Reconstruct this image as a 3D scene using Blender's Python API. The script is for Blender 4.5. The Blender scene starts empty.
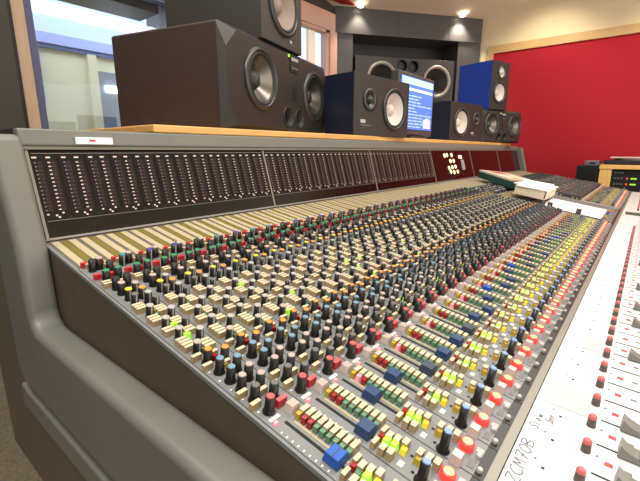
import bpy, bmesh, math, random
from mathutils import Vector, Matrix
random.seed(7)
PI = math.pi
P = 0.045            # one channel width in metres; plans below are in channel widths
FLOOR = 21.0         # floor lies 21 channel widths under the rear edge of the desk
scn = bpy.context.scene
COL = scn.collection
TH = math.radians(9.62)     # slope of the control surface
TH2 = math.radians(2.98)    # slope of the fader panel
c1_, s1_ = math.cos(TH), math.sin(TH)
c2_, s2_ = math.cos(TH2), math.sin(TH2)

def V(x, y, z): return Vector((x*P, y*P, (z+FLOOR)*P))
def SF(k, s, h=0.0): return V(k, -s*c1_ - h*s1_, -s*s1_ + h*c1_)
HY, HZ = -16.12*c1_, -16.12*s1_
def SW(k, s, h=0.0): return V(k, HY - s*c2_ - h*s2_, HZ - s*s2_ + h*c2_)

# ------------------------------------------------------------------ materials
MATS = {}
def mat(name, col, rough=0.5, metal=0.0, emit=0.0, noise=0.0, nscale=40.0, bump=0.0, alpha=None, trans=0.0, coat=0.0, spec=None, ecol=None, stretch=None):
    if name in MATS: return MATS[name]
    m = bpy.data.materials.new(name); m.use_nodes = True
    nt = m.node_tree; b = nt.nodes['Principled BSDF']
    b.inputs['Base Color'].default_value = (*col, 1)
    b.inputs['Roughness'].default_value = rough
    b.inputs['Metallic'].default_value = metal
    if spec is not None: b.inputs['Specular IOR Level'].default_value = spec
    if coat: b.inputs['Coat Weight'].default_value = coat
    if trans: b.inputs['Transmission Weight'].default_value = trans
    if emit:
        b.inputs['Emission Color'].default_value = (*(ecol or col), 1)
        b.inputs['Emission Strength'].default_value = emit
    if noise or bump:
        tc = nt.nodes.new('ShaderNodeTexCoord'); n = nt.nodes.new('ShaderNodeTexNoise')
        mp = nt.nodes.new('ShaderNodeMapping')
        if stretch: mp.inputs['Scale'].default_value = stretch
        nt.links.new(tc.outputs['Object'], mp.inputs['Vector']); nt.links.new(mp.outputs['Vector'], n.inputs['Vector'])
        n.inputs['Scale'].default_value = nscale; n.inputs['Detail'].default_value = 4
        if noise:
            r = nt.nodes.new('ShaderNodeValToRGB')
            r.color_ramp.elements[0].position = 0.3; r.color_ramp.elements[1].position = 0.7
            r.color_ramp.elements[0].color = (*[max(0, c*(1-noise)) for c in col], 1)
            r.color_ramp.elements[1].color = (*[min(1, c*(1+noise)) for c in col], 1)
            nt.links.new(n.outputs['Fac'], r.inputs['Fac']); nt.links.new(r.outputs['Color'], b.inputs['Base Color'])
        if bump:
            bp = nt.nodes.new('ShaderNodeBump'); bp.inputs['Strength'].default_value = bump; bp.inputs['Distance'].default_value = 0.003
            nt.links.new(n.outputs['Fac'], bp.inputs['Height']); nt.links.new(bp.outputs['Normal'], b.inputs['Normal'])
    MATS[name] = m
    return m

def lin(r, g, b):
    f = lambda c: (c/255/12.92) if c/255 <= 0.04045 else ((c/255+0.055)/1.055)**2.4
    return (f(r), f(g), f(b))

M = dict(
 panel=mat('panel_grey', lin(118,120,120), 0.45, noise=0.06, nscale=30),
 panel_dark=mat('panel_charcoal', lin(27,27,26), 0.4),
 print=mat('panel_print', lin(225,225,220), 0.5),
 seam=mat('panel_seam', lin(62,62,60), 0.6),
 seamlight=mat('joint_strip', lin(205,203,196), 0.35, 0.3),
 black=mat('black_plastic', lin(24,23,22), 0.35),
 blackm=mat('black_matt', lin(16,16,16), 0.6),
 ptr=mat('pointer_white', lin(172,172,168), 0.4),
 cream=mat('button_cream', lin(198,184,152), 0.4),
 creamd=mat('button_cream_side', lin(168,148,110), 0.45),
 red=mat('button_red', lin(190,44,52), 0.35),
 redcap=mat('cap_red', lin(208,84,84), 0.4),
 tknob=mat('knob_brown_grey', lin(86,74,68), 0.45),
 dblue=mat('cap_slate_blue', lin(62,84,104), 0.4),
 dred=mat('cap_dark_red', lin(122,52,48), 0.4),
 salmon=mat('cap_salmon', lin(196,100,100), 0.45),
 orange=mat('cap_orange', lin(214,138,56), 0.4),
 yellow=mat('cap_yellow', lin(206,184,56), 0.4),
 green=mat('cap_green', lin(46,128,84), 0.4),
 teal=mat('cap_teal', lin(60,130,125), 0.4),
 violet=mat('cap_violet', lin(62,56,140), 0.4),
 blue=mat('cap_blue', lin(104,138,158), 0.4),
 skyb=mat('cap_light_blue', lin(120,150,205), 0.4),
 pink=mat('cap_pale_pink', lin(172,156,146), 0.4),
 greyc=mat('cap_grey', lin(100,98,96), 0.4),
 silver=mat('cap_silver', lin(164,162,156), 0.35),
 blackcap=mat('cap_black', lin(40,38,38), 0.4),
 fblue=mat('fader_blue', lin(30,84,172), 0.35),
 fnavy=mat('fader_navy', lin(42,66,104), 0.4),
 fslate=mat('fader_slate', lin(60,70,86), 0.4),
 slot=mat('slot_black', lin(10,10,10), 0.7),
 ltgreen=mat('lens_green', lin(92,132,104), 0.25),
 ltred=mat('lens_red', lin(150,30,34), 0.25),
 ltamber=mat('lens_amber', lin(176,150,40), 0.25),
 litgreen=mat('lit_green', lin(150,215,60), 0.3, emit=0.7),
 lityellow=mat('lit_yellow', lin(228,202,48), 0.3, emit=0.3),
 litred=mat('lit_red', lin(225,60,55), 0.25, emit=0.55, ecol=(1.0,0.06,0.05)),
 litcore=mat('lit_red_core', lin(255,180,90), 0.3, emit=2.2, ecol=(1.0,0.35,0.12)),
 litpink=mat('lit_pink', lin(240,150,158), 0.3, emit=0.3),
 clear=mat('button_clear', lin(196,182,172), 0.25),
 olive=mat('strip_olive', lin(112,100,38), 0.5),
 dgrey=mat('strip_grey', lin(96,90,80), 0.5),
 strip=mat('strip_cream', lin(174,161,128), 0.55, noise=0.05, nscale=60),
 trim=mat('grey_moulding', lin(108,108,102), 0.42, noise=0.05, nscale=14),
 body=mat('olive_grey_body', lin(94,88,72), 0.55, noise=0.06, nscale=10),
 recess=mat('brown_recess', lin(82,72,57), 0.6, noise=0.08, nscale=20),
 rail=mat('brushed_rail', lin(132,128,118), 0.4, 0.2),
 white=mat('white_panel', lin(212,212,212), 0.45),
 tape=mat('paper_tape', lin(232,232,230), 0.6),
 tapeg=mat('paper_tape_grey', lin(188,188,186), 0.6),
 ink=mat('pencil_ink', lin(112,114,124), 0.7),
 redmark=mat('mark_red', lin(226,60,66), 0.5),
 glass=mat('meter_glass', lin(16,12,11), 0.16, spec=0.3),
 meterp=mat('meter_print', lin(22,16,15), 0.35, spec=0.2),
 mprint=mat('meter_column', lin(34,24,23), 0.5, spec=0.2),
 mdash=mat('meter_dash', lin(74,62,60), 0.5, spec=0.2),
 ddim=mat('meter_dot_dim', lin(140,126,122), 0.4),
 dot=mat('meter_dot', lin(206,190,182), 0.4),
 bridge=mat('bridge_black', lin(24,24,24), 0.25),
 lampw=mat('lamp_cream', lin(255,232,180), 0.3, emit=0.9),
 capgrey=mat('fader_grey', lin(120,120,114), 0.35),
 wood=mat('shelf_wood', lin(206,158,92), 0.42, noise=0.12, nscale=9, stretch=(1,9,9)),
 woodr=mat('rack_wood', lin(240,196,116), 0.45, noise=0.10, nscale=8, stretch=(9,9,1)),
 spk_brown=mat('cabinet_brown', lin(56,42,37), 0.5, noise=0.12, nscale=24, stretch=(1,1,6)),
 spk_black=mat('cabinet_black', lin(36,35,33), 0.42, noise=0.08, nscale=60),
 spk_dark=mat('cabinet_charcoal', lin(50,47,44), 0.5),
 spk_navy=mat('cabinet_navy', lin(22,28,50), 0.45),
 spk_blue=mat('cabinet_blue', lin(28,60,165), 0.5),
 spk_grey=mat('cabinet_grey', lin(66,66,68), 0.5),
 cone_w=mat('cone_white', lin(200,188,180), 0.6),
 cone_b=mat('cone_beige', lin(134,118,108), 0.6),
 cone_m=mat('cone_metal', lin(120,116,110), 0.28, 0.9),
 cone_d=mat('cone_dark', lin(44,42,40), 0.5),
 ring=mat('driver_ring', lin(70,70,70), 0.3, 0.6),
 ringl=mat('driver_ring_light', lin(176,172,164), 0.4, 0.2),
 rubber=mat('rubber', lin(26,26,26), 0.55),
 redw=mat('red_fabric', lin(178,22,40), 0.85, noise=0.05, nscale=90, bump=0.25),
 creamw=mat('cream_paint', lin(238,222,186), 0.8, noise=0.02, nscale=6),
 ceil=mat('ceiling_paint', lin(234,220,194), 0.85),
 soff=mat('soffit_grey', lin(82,82,84), 0.38, noise=0.05, nscale=8),
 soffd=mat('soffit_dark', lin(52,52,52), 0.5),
 fw=mat('front_wall_grey', lin(74,70,68), 0.7),
 coldark=mat('column_grey', lin(60,55,50), 0.6),
 pinkf=mat('window_frame_pale', lin(232,190,174), 0.5),
 oakf=mat('window_frame_oak', lin(196,168,138), 0.5, noise=0.06, nscale=10, stretch=(9,9,1)),
 lav=mat('lavender_trim', lin(176,186,236), 0.6),
 jamb=mat('jamb_blue', lin(86,88,124), 0.5),
 bluef=mat('blue_frame', lin(74,104,158), 0.5),
 beyond=mat('beyond_cream', lin(226,220,186), 0.8),
 beyondg=mat('beyond_grey', lin(120,132,146), 0.3),
 beyondw=mat('beyond_white', lin(206,220,250), 0.8),
 carpet=mat('carpet', lin(120,112,94), 0.95, noise=0.3, nscale=120, bump=0.5),
 frame_o=mat('panel_frame_wood', lin(214,178,124), 0.5, noise=0.06, nscale=8),
 screenw=mat('screen_text', lin(225,235,255), 0.4, emit=0.9),
 screenb=mat('screen_blue', lin(74,112,214), 0.35, emit=0.75),
 screenl=mat('screen_light', lin(160,190,246), 0.35, emit=0.8),
 screenp=mat('screen_pink', lin(230,190,215), 0.35, emit=0.8),
 bezel=mat('bezel_grey', lin(66,64,62), 0.45),
 paper=mat('paper_white', lin(240,238,236), 0.7),
 carton=mat('carton_cream', lin(222,206,182), 0.6),
 boxg=mat('box_green', lin(28,66,62), 0.5),
 boxc=mat('box_cream', lin(214,200,176), 0.55),
 metal=mat('steel', lin(140,140,142), 0.35, 0.7),
 spotrim=mat('spot_rim', lin(230,226,218), 0.4),
 spotlit=mat('spot_lamp', (1,0.9,0.75), 0.4, emit=14.0),
 tube=mat('tube_light', (0.95,0.98,1), 0.4, emit=6.0),
 glow=mat('diffuser', (0.80,0.88,1.0), 0.6, emit=1.6),
)
_g = bpy.data.materials.new('clear_glass'); _g.use_nodes = True
_nt = _g.node_tree; _nt.nodes.clear()
_o = _nt.nodes.new('ShaderNodeOutputMaterial'); _mx = _nt.nodes.new('ShaderNodeMixShader')
_t = _nt.nodes.new('ShaderNodeBsdfTransparent'); _t.inputs[0].default_value = (0.9,0.94,0.97,1)
_gl = _nt.nodes.new('ShaderNodeBsdfGlossy'); _gl.inputs['Roughness'].default_value = 0.02
_mx.inputs[0].default_value = 0.05
_nt.links.new(_t.outputs[0], _mx.inputs[1]); _nt.links.new(_gl.outputs[0], _mx.inputs[2])
_nt.links.new(_mx.outputs[0], _o.inputs[0]); M['pane'] = _g

# ------------------------------------------------------------------ mesh builder
class MB:
    def __init__(s): s.v=[]; s.f=[]; s.m=[]; s.mats=[]; s.smooth=[]
    def mi(s, name):
        if name not in s.mats: s.mats.append(name)
        return s.mats.index(name)
    def add(s, vs, fs, m, smooth=False):
        o=len(s.v); i=s.mi(m); s.v.extend(tuple(v) for v in vs)
        for f in fs: s.f.append(tuple(a+o for a in f)); s.m.append(i); s.smooth.append(smooth)
        return s
    def box(s, a, b, m, top=None, T=None):
        x0,y0,z0=a; x1,y1,z1=b
        vs=[(x0,y0,z0),(x1,y0,z0),(x1,y1,z0),(x0,y1,z0),(x0,y0,z1),(x1,y0,z1),(x1,y1,z1),(x0,y1,z1)]
        if T: vs=[T(*v) for v in vs]
        fs=[(0,3,2,1),(0,1,5,4),(1,2,6,5),(2,3,7,6),(3,0,4,7)]
        s.add(vs, fs, m); o=len(s.v)-8
        s.f.append((o+4,o+5,o+6,o+7)); s.m.append(s.mi(top or m)); s.smooth.append(False)
        return s
    def taper(s, cx, cy, z0, z1, w, d, tw, td, m, top=None):
        vs=[(cx-w/2,cy-d/2,z0),(cx+w/2,cy-d/2,z0),(cx+w/2,cy+d/2,z0),(cx-w/2,cy+d/2,z0),
            (cx-tw/2,cy-td/2,z1),(cx+tw/2,cy-td/2,z1),(cx+tw/2,cy+td/2,z1),(cx-tw/2,cy+td/2,z1)]
        s.add(vs,[(0,3,2,1),(0,1,5,4),(1,2,6,5),(2,3,7,6),(3,0,4,7)],m); o=len(s.v)-8
        s.f.append((o+4,o+5,o+6,o+7)); s.m.append(s.mi(top or m)); s.smooth.append(False)
        return s
    def prism(s, prof, x0, x1, m, T=None):       # (y,z) outline drawn along x
        n=len(prof); vs=[(x0,y,z) for y,z in prof]+[(x1,y,z) for y,z in prof]
        if T: vs=[T(*v) for v in vs]
        fs=[tuple(range(n)), tuple(reversed(range(n,2*n)))]+[(i,i+n,(i+1)%n+n,(i+1)%n) for i in range(n)]
        return s.add(vs, fs, m)
    def lathe(s, prof, seg, m, c=(0,0,0), axis='z', cap=True, smooth=True):   # prof: (radius, height)
        vs=[]; n=len(prof)
        for r,h in prof:
            for j in range(seg):
                a=2*PI*j/seg; x,y=r*math.cos(a), r*math.sin(a)
                if axis=='z': vs.append((c[0]+x,c[1]+y,c[2]+h))
                else: vs.append((c[0]+x,c[1]-h,c[2]+y))      # faces -y
        fs=[]
        for i in range(n-1):
            for j in range(seg):
                a,b=i*seg+j, i*seg+(j+1)%seg
                fs.append((a,b,b+seg,a+seg))
        s.add(vs,fs,m,smooth)
        if cap:
            o=len(s.v)-n*seg
            s.f.append(tuple(o+(n-1)*seg+j for j in range(seg))); s.m.append(s.mi(m)); s.smooth.append(False)
        return s
    def merge(s, o, T):
        off=len(s.v); idx=[s.mi(n) for n in o.mats]
        s.v.extend(T(*v) for v in o.v)
        s.f.extend(tuple(a+off for a in f) for f in o.f); s.m.extend(idx[i] for i in o.m); s.smooth.extend(o.smooth)
    def scaled(s, k): s.v=[(x*k,y*k,z*k) for x,y,z in s.v]; return s
    def mesh(s, name):
        me=bpy.data.meshes.new(name); me.from_pydata(s.v,[],s.f)
        for n in s.mats: me.materials.append(M[n])
        me.polygons.foreach_set('material_index', s.m); me.polygons.foreach_set('use_smooth', s.smooth)
        me.update(); return me

def obj(name, data, parent=None, loc=(0,0,0), rot=None):
    if isinstance(data, MB): data=data.mesh(name)
    o=bpy.data.objects.new(name, data); COL.objects.link(o)
    o.location=loc
    if rot: o.rotation_euler=rot
    if parent is not None: o.parent=parent
    return o
def thing(name, label, cat, loc=(0,0,0), rz=0.0, group=None):
    o=bpy.data.objects.new(name,None); COL.objects.link(o); o.location=loc; o.rotation_euler=(0,0,rz); o.empty_display_size=0.05
    return tag(o,label,cat,group)
def tag(o,label,cat,group=None):
    o['label']=label; o['category']=cat
    if group: o['group']=group
    return o
def struct(name, data, loc=(0,0,0), rot=None, label=None):
    o=obj(name,data,None,loc,rot); o['kind']='structure'
    return o
def bevel(o, w, seg=3, ang=30):
    b=o.modifiers.new('bevel','BEVEL'); b.width=w; b.segments=seg; b.limit_method='ANGLE'; b.angle_limit=math.radians(ang); b.harden_normals=False
    return o
def cut(o, cutters):
    """real holes: difference of the solid with short cylinders"""
    cs=[]
    for mb in cutters:
        c=obj('cutter', mb); c.location=o.location; c.rotation_euler=o.rotation_euler; cs.append(c)
        bm=o.modifiers.new('hole','BOOLEAN'); bm.operation='DIFFERENCE'; bm.object=c; bm.solver='EXACT'
    par=o.parent; o.parent=None
    bpy.context.view_layer.update()
    for c in cs+[o]:
        b_=bmesh.new(); b_.from_mesh(c.data); bmesh.ops.recalc_face_normals(b_,faces=b_.faces); b_.to_mesh(c.data); b_.free()
    dg=bpy.context.evaluated_depsgraph_get()
    me=bpy.data.meshes.new_from_object(o.evaluated_get(dg))
    o.modifiers.clear(); o.data=me; o.parent=par
    for c in cs: bpy.data.objects.remove(c)
    return o

# ------------------------------------------------------------------ camera
CAM=V(-4.8155,-17.2632,3.3634)
FPX=396.0
def cam_matrix():
    f=FPX; cx,cy=320.0,240.5
    dx=Vector((651-cx,151-cy,f)).normalized()
    up=Vector((0,-f,-(cy-151))).normalized(); up=(up-dx*up.dot(dx)).normalized()
    dy=up.cross(dx)
    R=Matrix((dx,dy,up))
    return R
RC=cam_matrix()
cd=bpy.data.cameras.new('camera'); cd.sensor_width=36; cd.lens=FPX/640*36; cd.clip_start=0.01; cd.clip_end=60
cam=bpy.data.objects.new('camera',cd); COL.objects.link(cam)
mw=Matrix((RC@Vector((1,0,0)), RC@Vector((0,-1,0)), RC@Vector((0,0,-1)))).transposed()
cam.matrix_world=Matrix.Translation(CAM)@mw.to_4x4(); scn.camera=cam
def seen(p):
    c=RC.transposed()@(p-CAM)
    if c.z<0.02: return None
    u,v=320+FPX*c.x/c.z, 240.5+FPX*c.y/c.z
    return c.z if (-4<u<644 and -4<v<485) else None

# ------------------------------------------------------------------ the console
BASE=V(36,-6,-FLOOR)
desk=thing('mixing_console','long grey mixing console crowded with rows of coloured knobs, buttons and faders','mixing console',BASE)
def part(name, data, loc=(0,0,0), rot=None, parent=desk):   # loc in world
    off=BASE if parent is desk else Vector((0,0,0))
    return obj(name, data, parent, Vector(loc)-off, rot)
NCH=72

# sloped control surface with its seams and printed marks
p=MB()
def ST(x,y,z): return SF(x,y,z)-BASE
p.box((-0.12,0.0,-0.35),(72.2,15.72,0.0),'panel',T=ST)
p.box((-0.12,15.72,-0.35),(72.2,15.92,-0.005),'panel_dark',T=ST)
for k in range(NCH):
    x=k-0.08
    p.box((x-0.012,3.0,0.0),(x+0.012,15.9,0.006),'seam',T=ST)
    if 36<=k<48: continue
    for i in range(9): p.box((k-0.03,12.52+i*0.15,0),(k+0.02,12.55+i*0.15,0.006),'print',T=ST)
    p.box((k+0.37,12.5,0),(k+0.43,13.9,0.01),'strip',T=ST)
    p.box((k+0.22,12.38,-0.0),(k+0.29,13.9,0.012),'slot',T=ST)
    for s in (5.3,5.7,6.1,6.9,7.7,8.4,9.2): p.box((k+0.28,s,0),(k+0.36,s+0.03,0.006),'print',T=ST)
    for s in (10.1,10.5,10.9,11.3,11.8):
        p.box((k+0.0,s,0),(k+0.05,s+0.03,0.006),'print',T=ST); p.box((k+0.33,s+.1,0),(k+0.36,s+0.22,0.006),'print',T=ST)
    p.box((k+0.05,14.55,0),(k+0.2,14.66,0.008),'print',T=ST)
    for (a,s) in ((0.45,14.68),(0.12,14.86)): p.box((k+a-0.03,s-0.03,0),(k+a+0.03,s+0.03,0.008),'slot',T=ST)
    p.box((k+0.02,12.12,0),(k+0.3,12.2,0.006),'print',T=ST)
    p.box((k+0.05,15.54,0),(k+0.3,15.68,0.01),'greyc',T=ST); p.box((k+0.55,15.56,0),(k+0.7,15.7,0.012),'silver',T=ST)
surf=part('control_panel', p, BASE)
for j in range(1,6):
    mb=MB(); x=12*j-0.06
    if j in (3,4): x=12*j-0.1
    mb.box((x-0.045,12.1,0.0),(x+0.045,15.7,0.06),'seamlight',T=ST); mb.box((x-0.03,3.0,0.0),(x+0.03,12.1,0.02),'panel',T=ST); part('joint_strip',mb,BASE)
mb=MB(); mb.box((-0.185,-0.0,-0.08),(-0.12,16.0,0.03),'panel',T=ST); part('panel_rim',mb,BASE)
mb=MB(); mb.box((-0.12,15.92,-0.4),(72.2,16.1,0.05),'rail',T=ST); part('front_rail',mb,BASE)

# label strips at the back
olv=MB()
olv.box((-0.05,0.05,0.0),(36,2.95,0.004),'dgrey',T=ST); olv.box((48,0.05,0.0),(72,2.95,0.004),'dgrey',T=ST)
for k in list(range(36))+list(range(48,72)):
    olv.box((k+0.36,0.18,0.004),(k+0.60,2.9,0.012),'olive',T=ST)
part('strip_bed',olv,BASE)

# ---- knob and button kinds ------------------------------------------------
KN={}
def knob(r0, r1, h, seg, body='black', ptr=None, flare=True):
    m=MB()
    prof=[(r0,0),(r0,0.03),(r1*1.06,0.09),(r1,h)] if flare else [(r1,0),(r1,h)]
    m.lathe(prof,seg,body)
    if ptr: m.box((-0.018,-r1-0.012,0.03),(0.018,-r1+0.01,h),ptr)
    return m
def cap(r,h,mtl,seg): return MB().lathe([(r*0.98,h-0.004),(r,h+0.012),(r*0.8,h+0.03)],seg,mtl)
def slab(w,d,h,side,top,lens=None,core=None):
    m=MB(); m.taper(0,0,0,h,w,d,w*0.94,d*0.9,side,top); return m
def variant(kind,var,body,sub=None): KN[(kind,var)]=(body.scaled(P), [(n,b.scaled(P)) for n,b in (sub or [])])
for c in ('green','teal','violet','blackcap','pink'):
    variant('input_knob',c,knob(0.125,0.115,0.40,12,ptr='ptr' if c in('teal','violet') else None),[('knob_cap',cap(0.11,0.40,c,12))])
for c in ('yellow','orange','silver','pink','greyc','blue'):
    variant('aux_knob',c,knob(0.12,0.10,0.36,10,ptr='ptr'),[('knob_cap',cap(0.108,0.36,c,10))])
for c in ('orange','blue','pink','greyc','redcap','dblue','dred'):
    variant('equaliser_knob',c,knob(0.145,0.105,0.40,14),[('knob_cap',cap(0.092,0.40,c,14))])
variant('pan_knob','skyb',knob(0.14,0.092,0.48,14,ptr='ptr'),[('knob_cap',cap(0.084,0.48,'skyb',14))])
variant('pan_knob','blackcap',knob(0.22,0.20,0.6,14),[('knob_cap',cap(0.19,0.6,'blackcap',14))])
# banks of small cream push buttons, each button its own part
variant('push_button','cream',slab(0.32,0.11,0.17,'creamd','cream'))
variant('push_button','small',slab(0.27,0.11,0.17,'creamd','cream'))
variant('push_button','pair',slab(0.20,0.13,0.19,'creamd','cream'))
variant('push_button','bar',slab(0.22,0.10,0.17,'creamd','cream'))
variant('red_button','red',slab(0.22,0.15,0.18,'red','red'))
variant('red_button','long',slab(0.27,0.12,0.2,'red','redcap'))
variant('square_button','clear',MB().taper(0,0,0,0.2,0.27,0.26,0.22,0.20,'clear','pink'))
variant('square_button','small',MB().taper(0,0,0,0.2,0.24,0.22,0.2,0.18,'clear','clear'))
for c in ('ltgreen','ltred','ltamber','litpink'):
    b=MB().taper(0.05,0,0,0.18,0.26,0.125,0.24,0.11,'creamd','cream')
    l=MB().taper(-0.13,0.0,0,0.15,0.14,0.115,0.12,0.10,c,c)
    variant('assign_button',c,b,[('button_lens',l)])
for c in ('litgreen','lityellow','ltgreen','ltred','ltamber','litpink'):
    variant('indicator_light',c,MB().taper(0,0,0,0.13,0.15,0.13,0.11,0.10,c,c) if c not in('litpink','litgreen') else MB().taper(0,0,0,0.19,0.19,0.15,0.16,0.12,c,c) if c!='litpink' else MB().taper(0,0,0,0.06,0.12,0.09,0.09,0.07,c,c))
lamp=MB().lathe([(0.155,0),(0.155,0.13),(0.115,0.17)],12,'litred'); core=MB().lathe([(0.105,0.168),(0.08,0.182)],10,'litcore')
variant('lit_button','litred',lamp,[('lamp_core',core)])
variant('screw_knob','silver',MB().lathe([(0.06,0),(0.06,0.06),(0.045,0.09)],10,'silver'))
for c in ('fblue','fnavy','fslate'):
    b=MB().taper(0,0,0.02,0.22,0.34,0.36,0.30,0.30,c,c)
    l=MB(); l.box((-0.15,-0.012,0.218),(0.15,0.012,0.226),'fslate')
    variant('fader_knob',c,b,[('centre_line',l)])
variant('label_strip','cream',MB().box((-0.13,-1.36,0),(0.13,1.36,0.025),'strip'))
# bottom panel
variant('trim_knob','red',MB().lathe([(0.095,0),(0.088,0.12),(0.083,0.2)],12,'tknob'),[('knob_cap',MB().lathe([(0.086,0.2),(0.085,0.26),(0.055,0.30)],12,'salmon'))])
def fadercap():
    m=MB(); n=9; prof=[(-0.36,0.03),(0.36,0.03)]
    for i in range(n):
        t=1-2*i/(n-1); prof.append((0.34*t, 0.15+0.15*t*t))
    m.prism(prof,-0.17,0.17,'capgrey'); return m
variant('channel_fader','grey',fadercap(),[('centre_line',MB().box((-0.172,-0.012,0.13),(0.172,0.012,0.158),'blackm'))])

MUTE={'aux_knob':'greyc','equaliser_knob':'greyc','input_knob':'blackcap'}
LAY={}   # kind -> list of (k, s, variant, plane)
def put(kind,k,s,var,plane=1):
    if k>=47.9:
        if kind in MUTE and random.random()<0.75: var=MUTE[kind]
        if kind=='indicator_light' and random.random()<0.8: var='ltamber'
    elif k>=9 and kind=='equaliser_knob':
        q=random.random()
        if var=='blue' and q<0.65: var='dblue'
        if var=='pink' and q<0.5: var='greyc'
        if var=='redcap' and q<0.6: var='dred'
    LAY.setdefault(kind,[]).append((k,s,var,plane))
rnd=random.random
fpos=[13.68,13.7,13.22,13.22,13.7,13.7,13.69,13.7,13.55,13.7,13.4,13.05,13.5,13.45,13.1,12.95,13.6,13.3]
for k in range(NCH):
    mid = 36<=k<48
    if mid:
        for i in range(2):
            a=0.2+0.42*i
            for s in (3.6,4.1,4.6,5.1,5.6): 
                if rnd()<0.75: put('aux_knob',k+a,s,random.choice(['silver','greyc','pink']))
            put('label_strip',k+a,1.5,'cream')
            for s in (6.2,6.5,6.8,7.1): put('push_button',k+a,s,'small')
            if k==47 or k==46: continue
        if k in (36,37) :
            pass
        continue
    put('label_strip',k+0.18,1.55,'cream'); put('label_strip',k+0.76,1.55,'cream')
    # input section
    put('red_button',k+0.14,2.95,'red'); put('push_button',k+0.26,3.08,'small'); put('red_button',k+0.62,3.0,'red')
    put('input_knob',k+0.22,3.38,random.choice(['teal','violet','blackcap','teal'])); put('input_knob',k+0.47,3.3,'pink')
    put('push_button',k+0.74,3.35,'small'); put('red_button',k+0.72,3.6,'red')
    put('red_button',k+0.10,4.05,'red'); put('input_knob',k+0.24,4.36,'green'); put('input_knob',k+0.64,4.3,'green')
    put('red_button',k+0.46,4.1,'red'); put('push_button',k+0.86,4.5,'small'); put('input_knob',k+0.62,3.75,'blackcap')
    put('push_button',k+0.10,4.78,'small'); put('push_button',k+0.12,4.62,'small'); put('push_button',k+0.5,4.75,'small')
    put('input_knob',k+0.24,5.02,'blackcap'); put('input_knob',k+0.22,5.42,'pink'); put('input_knob',k+0.62,4.95,'blackcap')
    put('aux_knob',k+0.22,5.86,'yellow'); put('aux_knob',k+0.58,5.55,'pink'); put('aux_knob',k+0.22,6.24,'greyc')
    put('aux_knob',k+0.58,5.96,'orange'); put('aux_knob',k+0.58,6.32,'silver')
    # dynamics and filters: a bank of buttons, a knob, a bank, a knob
    sa=[(6.6,7.08,2),(7.44,7.9,2),(8.2,8.54,2),(8.84,9.34,3)]
    for i,(g,kb,n) in enumerate(sa):
        for j in range(n+1 if i!=2 else 2): put('push_button',k+0.16,g+0.13*(j-1)+0.02,'cream')
        put('aux_knob',k+0.22,kb,'silver' if i!=3 else 'pink')
    sb=[(7.05,6.68,2),(7.88,7.5,2),(8.5,8.2,1),(9.25,8.86,2)]
    for i,(g,kb,n) in enumerate(sb):
        for j in range(n+1): put('push_button',k+0.56,g+0.13*(j-1),'cream')
        put('aux_knob',k+0.62,kb,'silver' if i%2 else 'greyc')
        lit=rnd()<(0.10 if k<6 else 0.22)
        put('indicator_light',k+0.38,g+0.14,'litgreen' if lit else 'ltgreen')
        if rnd()<0.4: put('indicator_light',k+0.38,g-0.05,'ltamber')
    # equaliser
    for s,c in ((9.8,'orange'),(10.26,'blue'),(10.67,'blue'),(11.05,'pink'),(11.49,'greyc'),(11.95,'redcap')): put('equaliser_knob',k+0.2,s,c)
    for s,c in ((9.98,'orange'),(10.44,'blue'),(10.86,'pink'),(11.26,'pink'),(11.7,'greyc')): put('equaliser_knob',k+0.56,s,c)
    for s in (9.55,10.0,11.24,11.68): put('push_button',k+0.05,s,'small')
    for s in (9.66,10.16,11.46): put('push_button',k+0.44,s,'small')
    y=rnd()
    put('indicator_light',k+0.40,11.36,'lityellow' if y<0.35 else ('litgreen' if y<0.6 else 'ltamber'))
    put('indicator_light',k+0.40,10.2,'lityellow' if rnd()<0.12 else 'ltamber'); put('indicator_light',k+0.42,9.78,'ltred')
    put('red_button',k+0.52,11.98,'long'); put('square_button',k+0.60,12.24,'clear')
    put('indicator_light',k+0.06,12.3,'litpink')
    # short fader and its ladder of assign buttons
    for i in range(9):
        c='ltamber' if i==0 else ('ltred' if i in(1,2) else 'ltgreen')
        if i==1 and 2<=k<30 and rnd()<0.5: c='litpink'
        put('assign_button',k+0.66,12.5+i*0.162,c)
    f=fpos[k] if k<len(fpos) else random.choice([13.7,13.65,13.4,13.2,13.0,12.9])
    put('fader_knob',k+0.25,f,'fblue' if k in(0,11,15,24) else random.choice(['fnavy','fnavy','fslate']) if k>1 else 'fnavy')
    # routing section
    put('push_button',k+0.10,14.02,'bar'); put('push_button',k+0.5,14.0,'bar'); put('indicator_light',k+0.35,14.03,'ltred')
    for a,s in ((0.06,14.22),(0.08,14.38)): put('push_button',k+a,s,'pair')
    for a,s in ((0.42,14.16),(0.46,14.32),(0.52,14.48)): put('push_button',k+a,s,'pair')
    put('indicator_light',k+0.28,14.18,'ltgreen' if rnd()<0.3 else 'litgreen'); put('indicator_light',k+0.30,14.34,'litgreen' if rnd()<0.85 else 'ltgreen')
    put('indicator_light',k+0.38,14.52,'lityellow' if rnd()<0.8 else 'ltamber')
    put('indicator_light',k+0.38,14.83,'ltamber'); put('push_button',k+0.5,14.8,'pair'); put('push_button',k+0.52,14.98,'pair'); put('push_button',k+0.54,15.14,'pair')
    put('pan_knob',k+0.06,15.06,'skyb')
    put('square_button',k+0.0,15.36,'small'); put('lit_button',k+0.5,15.38,'litred')
    put('screw_knob',k+0.42,15.66,'silver'); put('screw_knob',k+0.1,15.79,'silver')
    # fader panel
    put('trim_knob',k+0.2,1.18,'red',2)
    fs=2.06 if k in(1,2,3,4,5,9,12,14,17,22,26,31) else 1.95+random.choice([1.2,1.9,2.4,2.8,3.0])
    put('channel_fader',k+0.6,fs,'grey',2)
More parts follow.
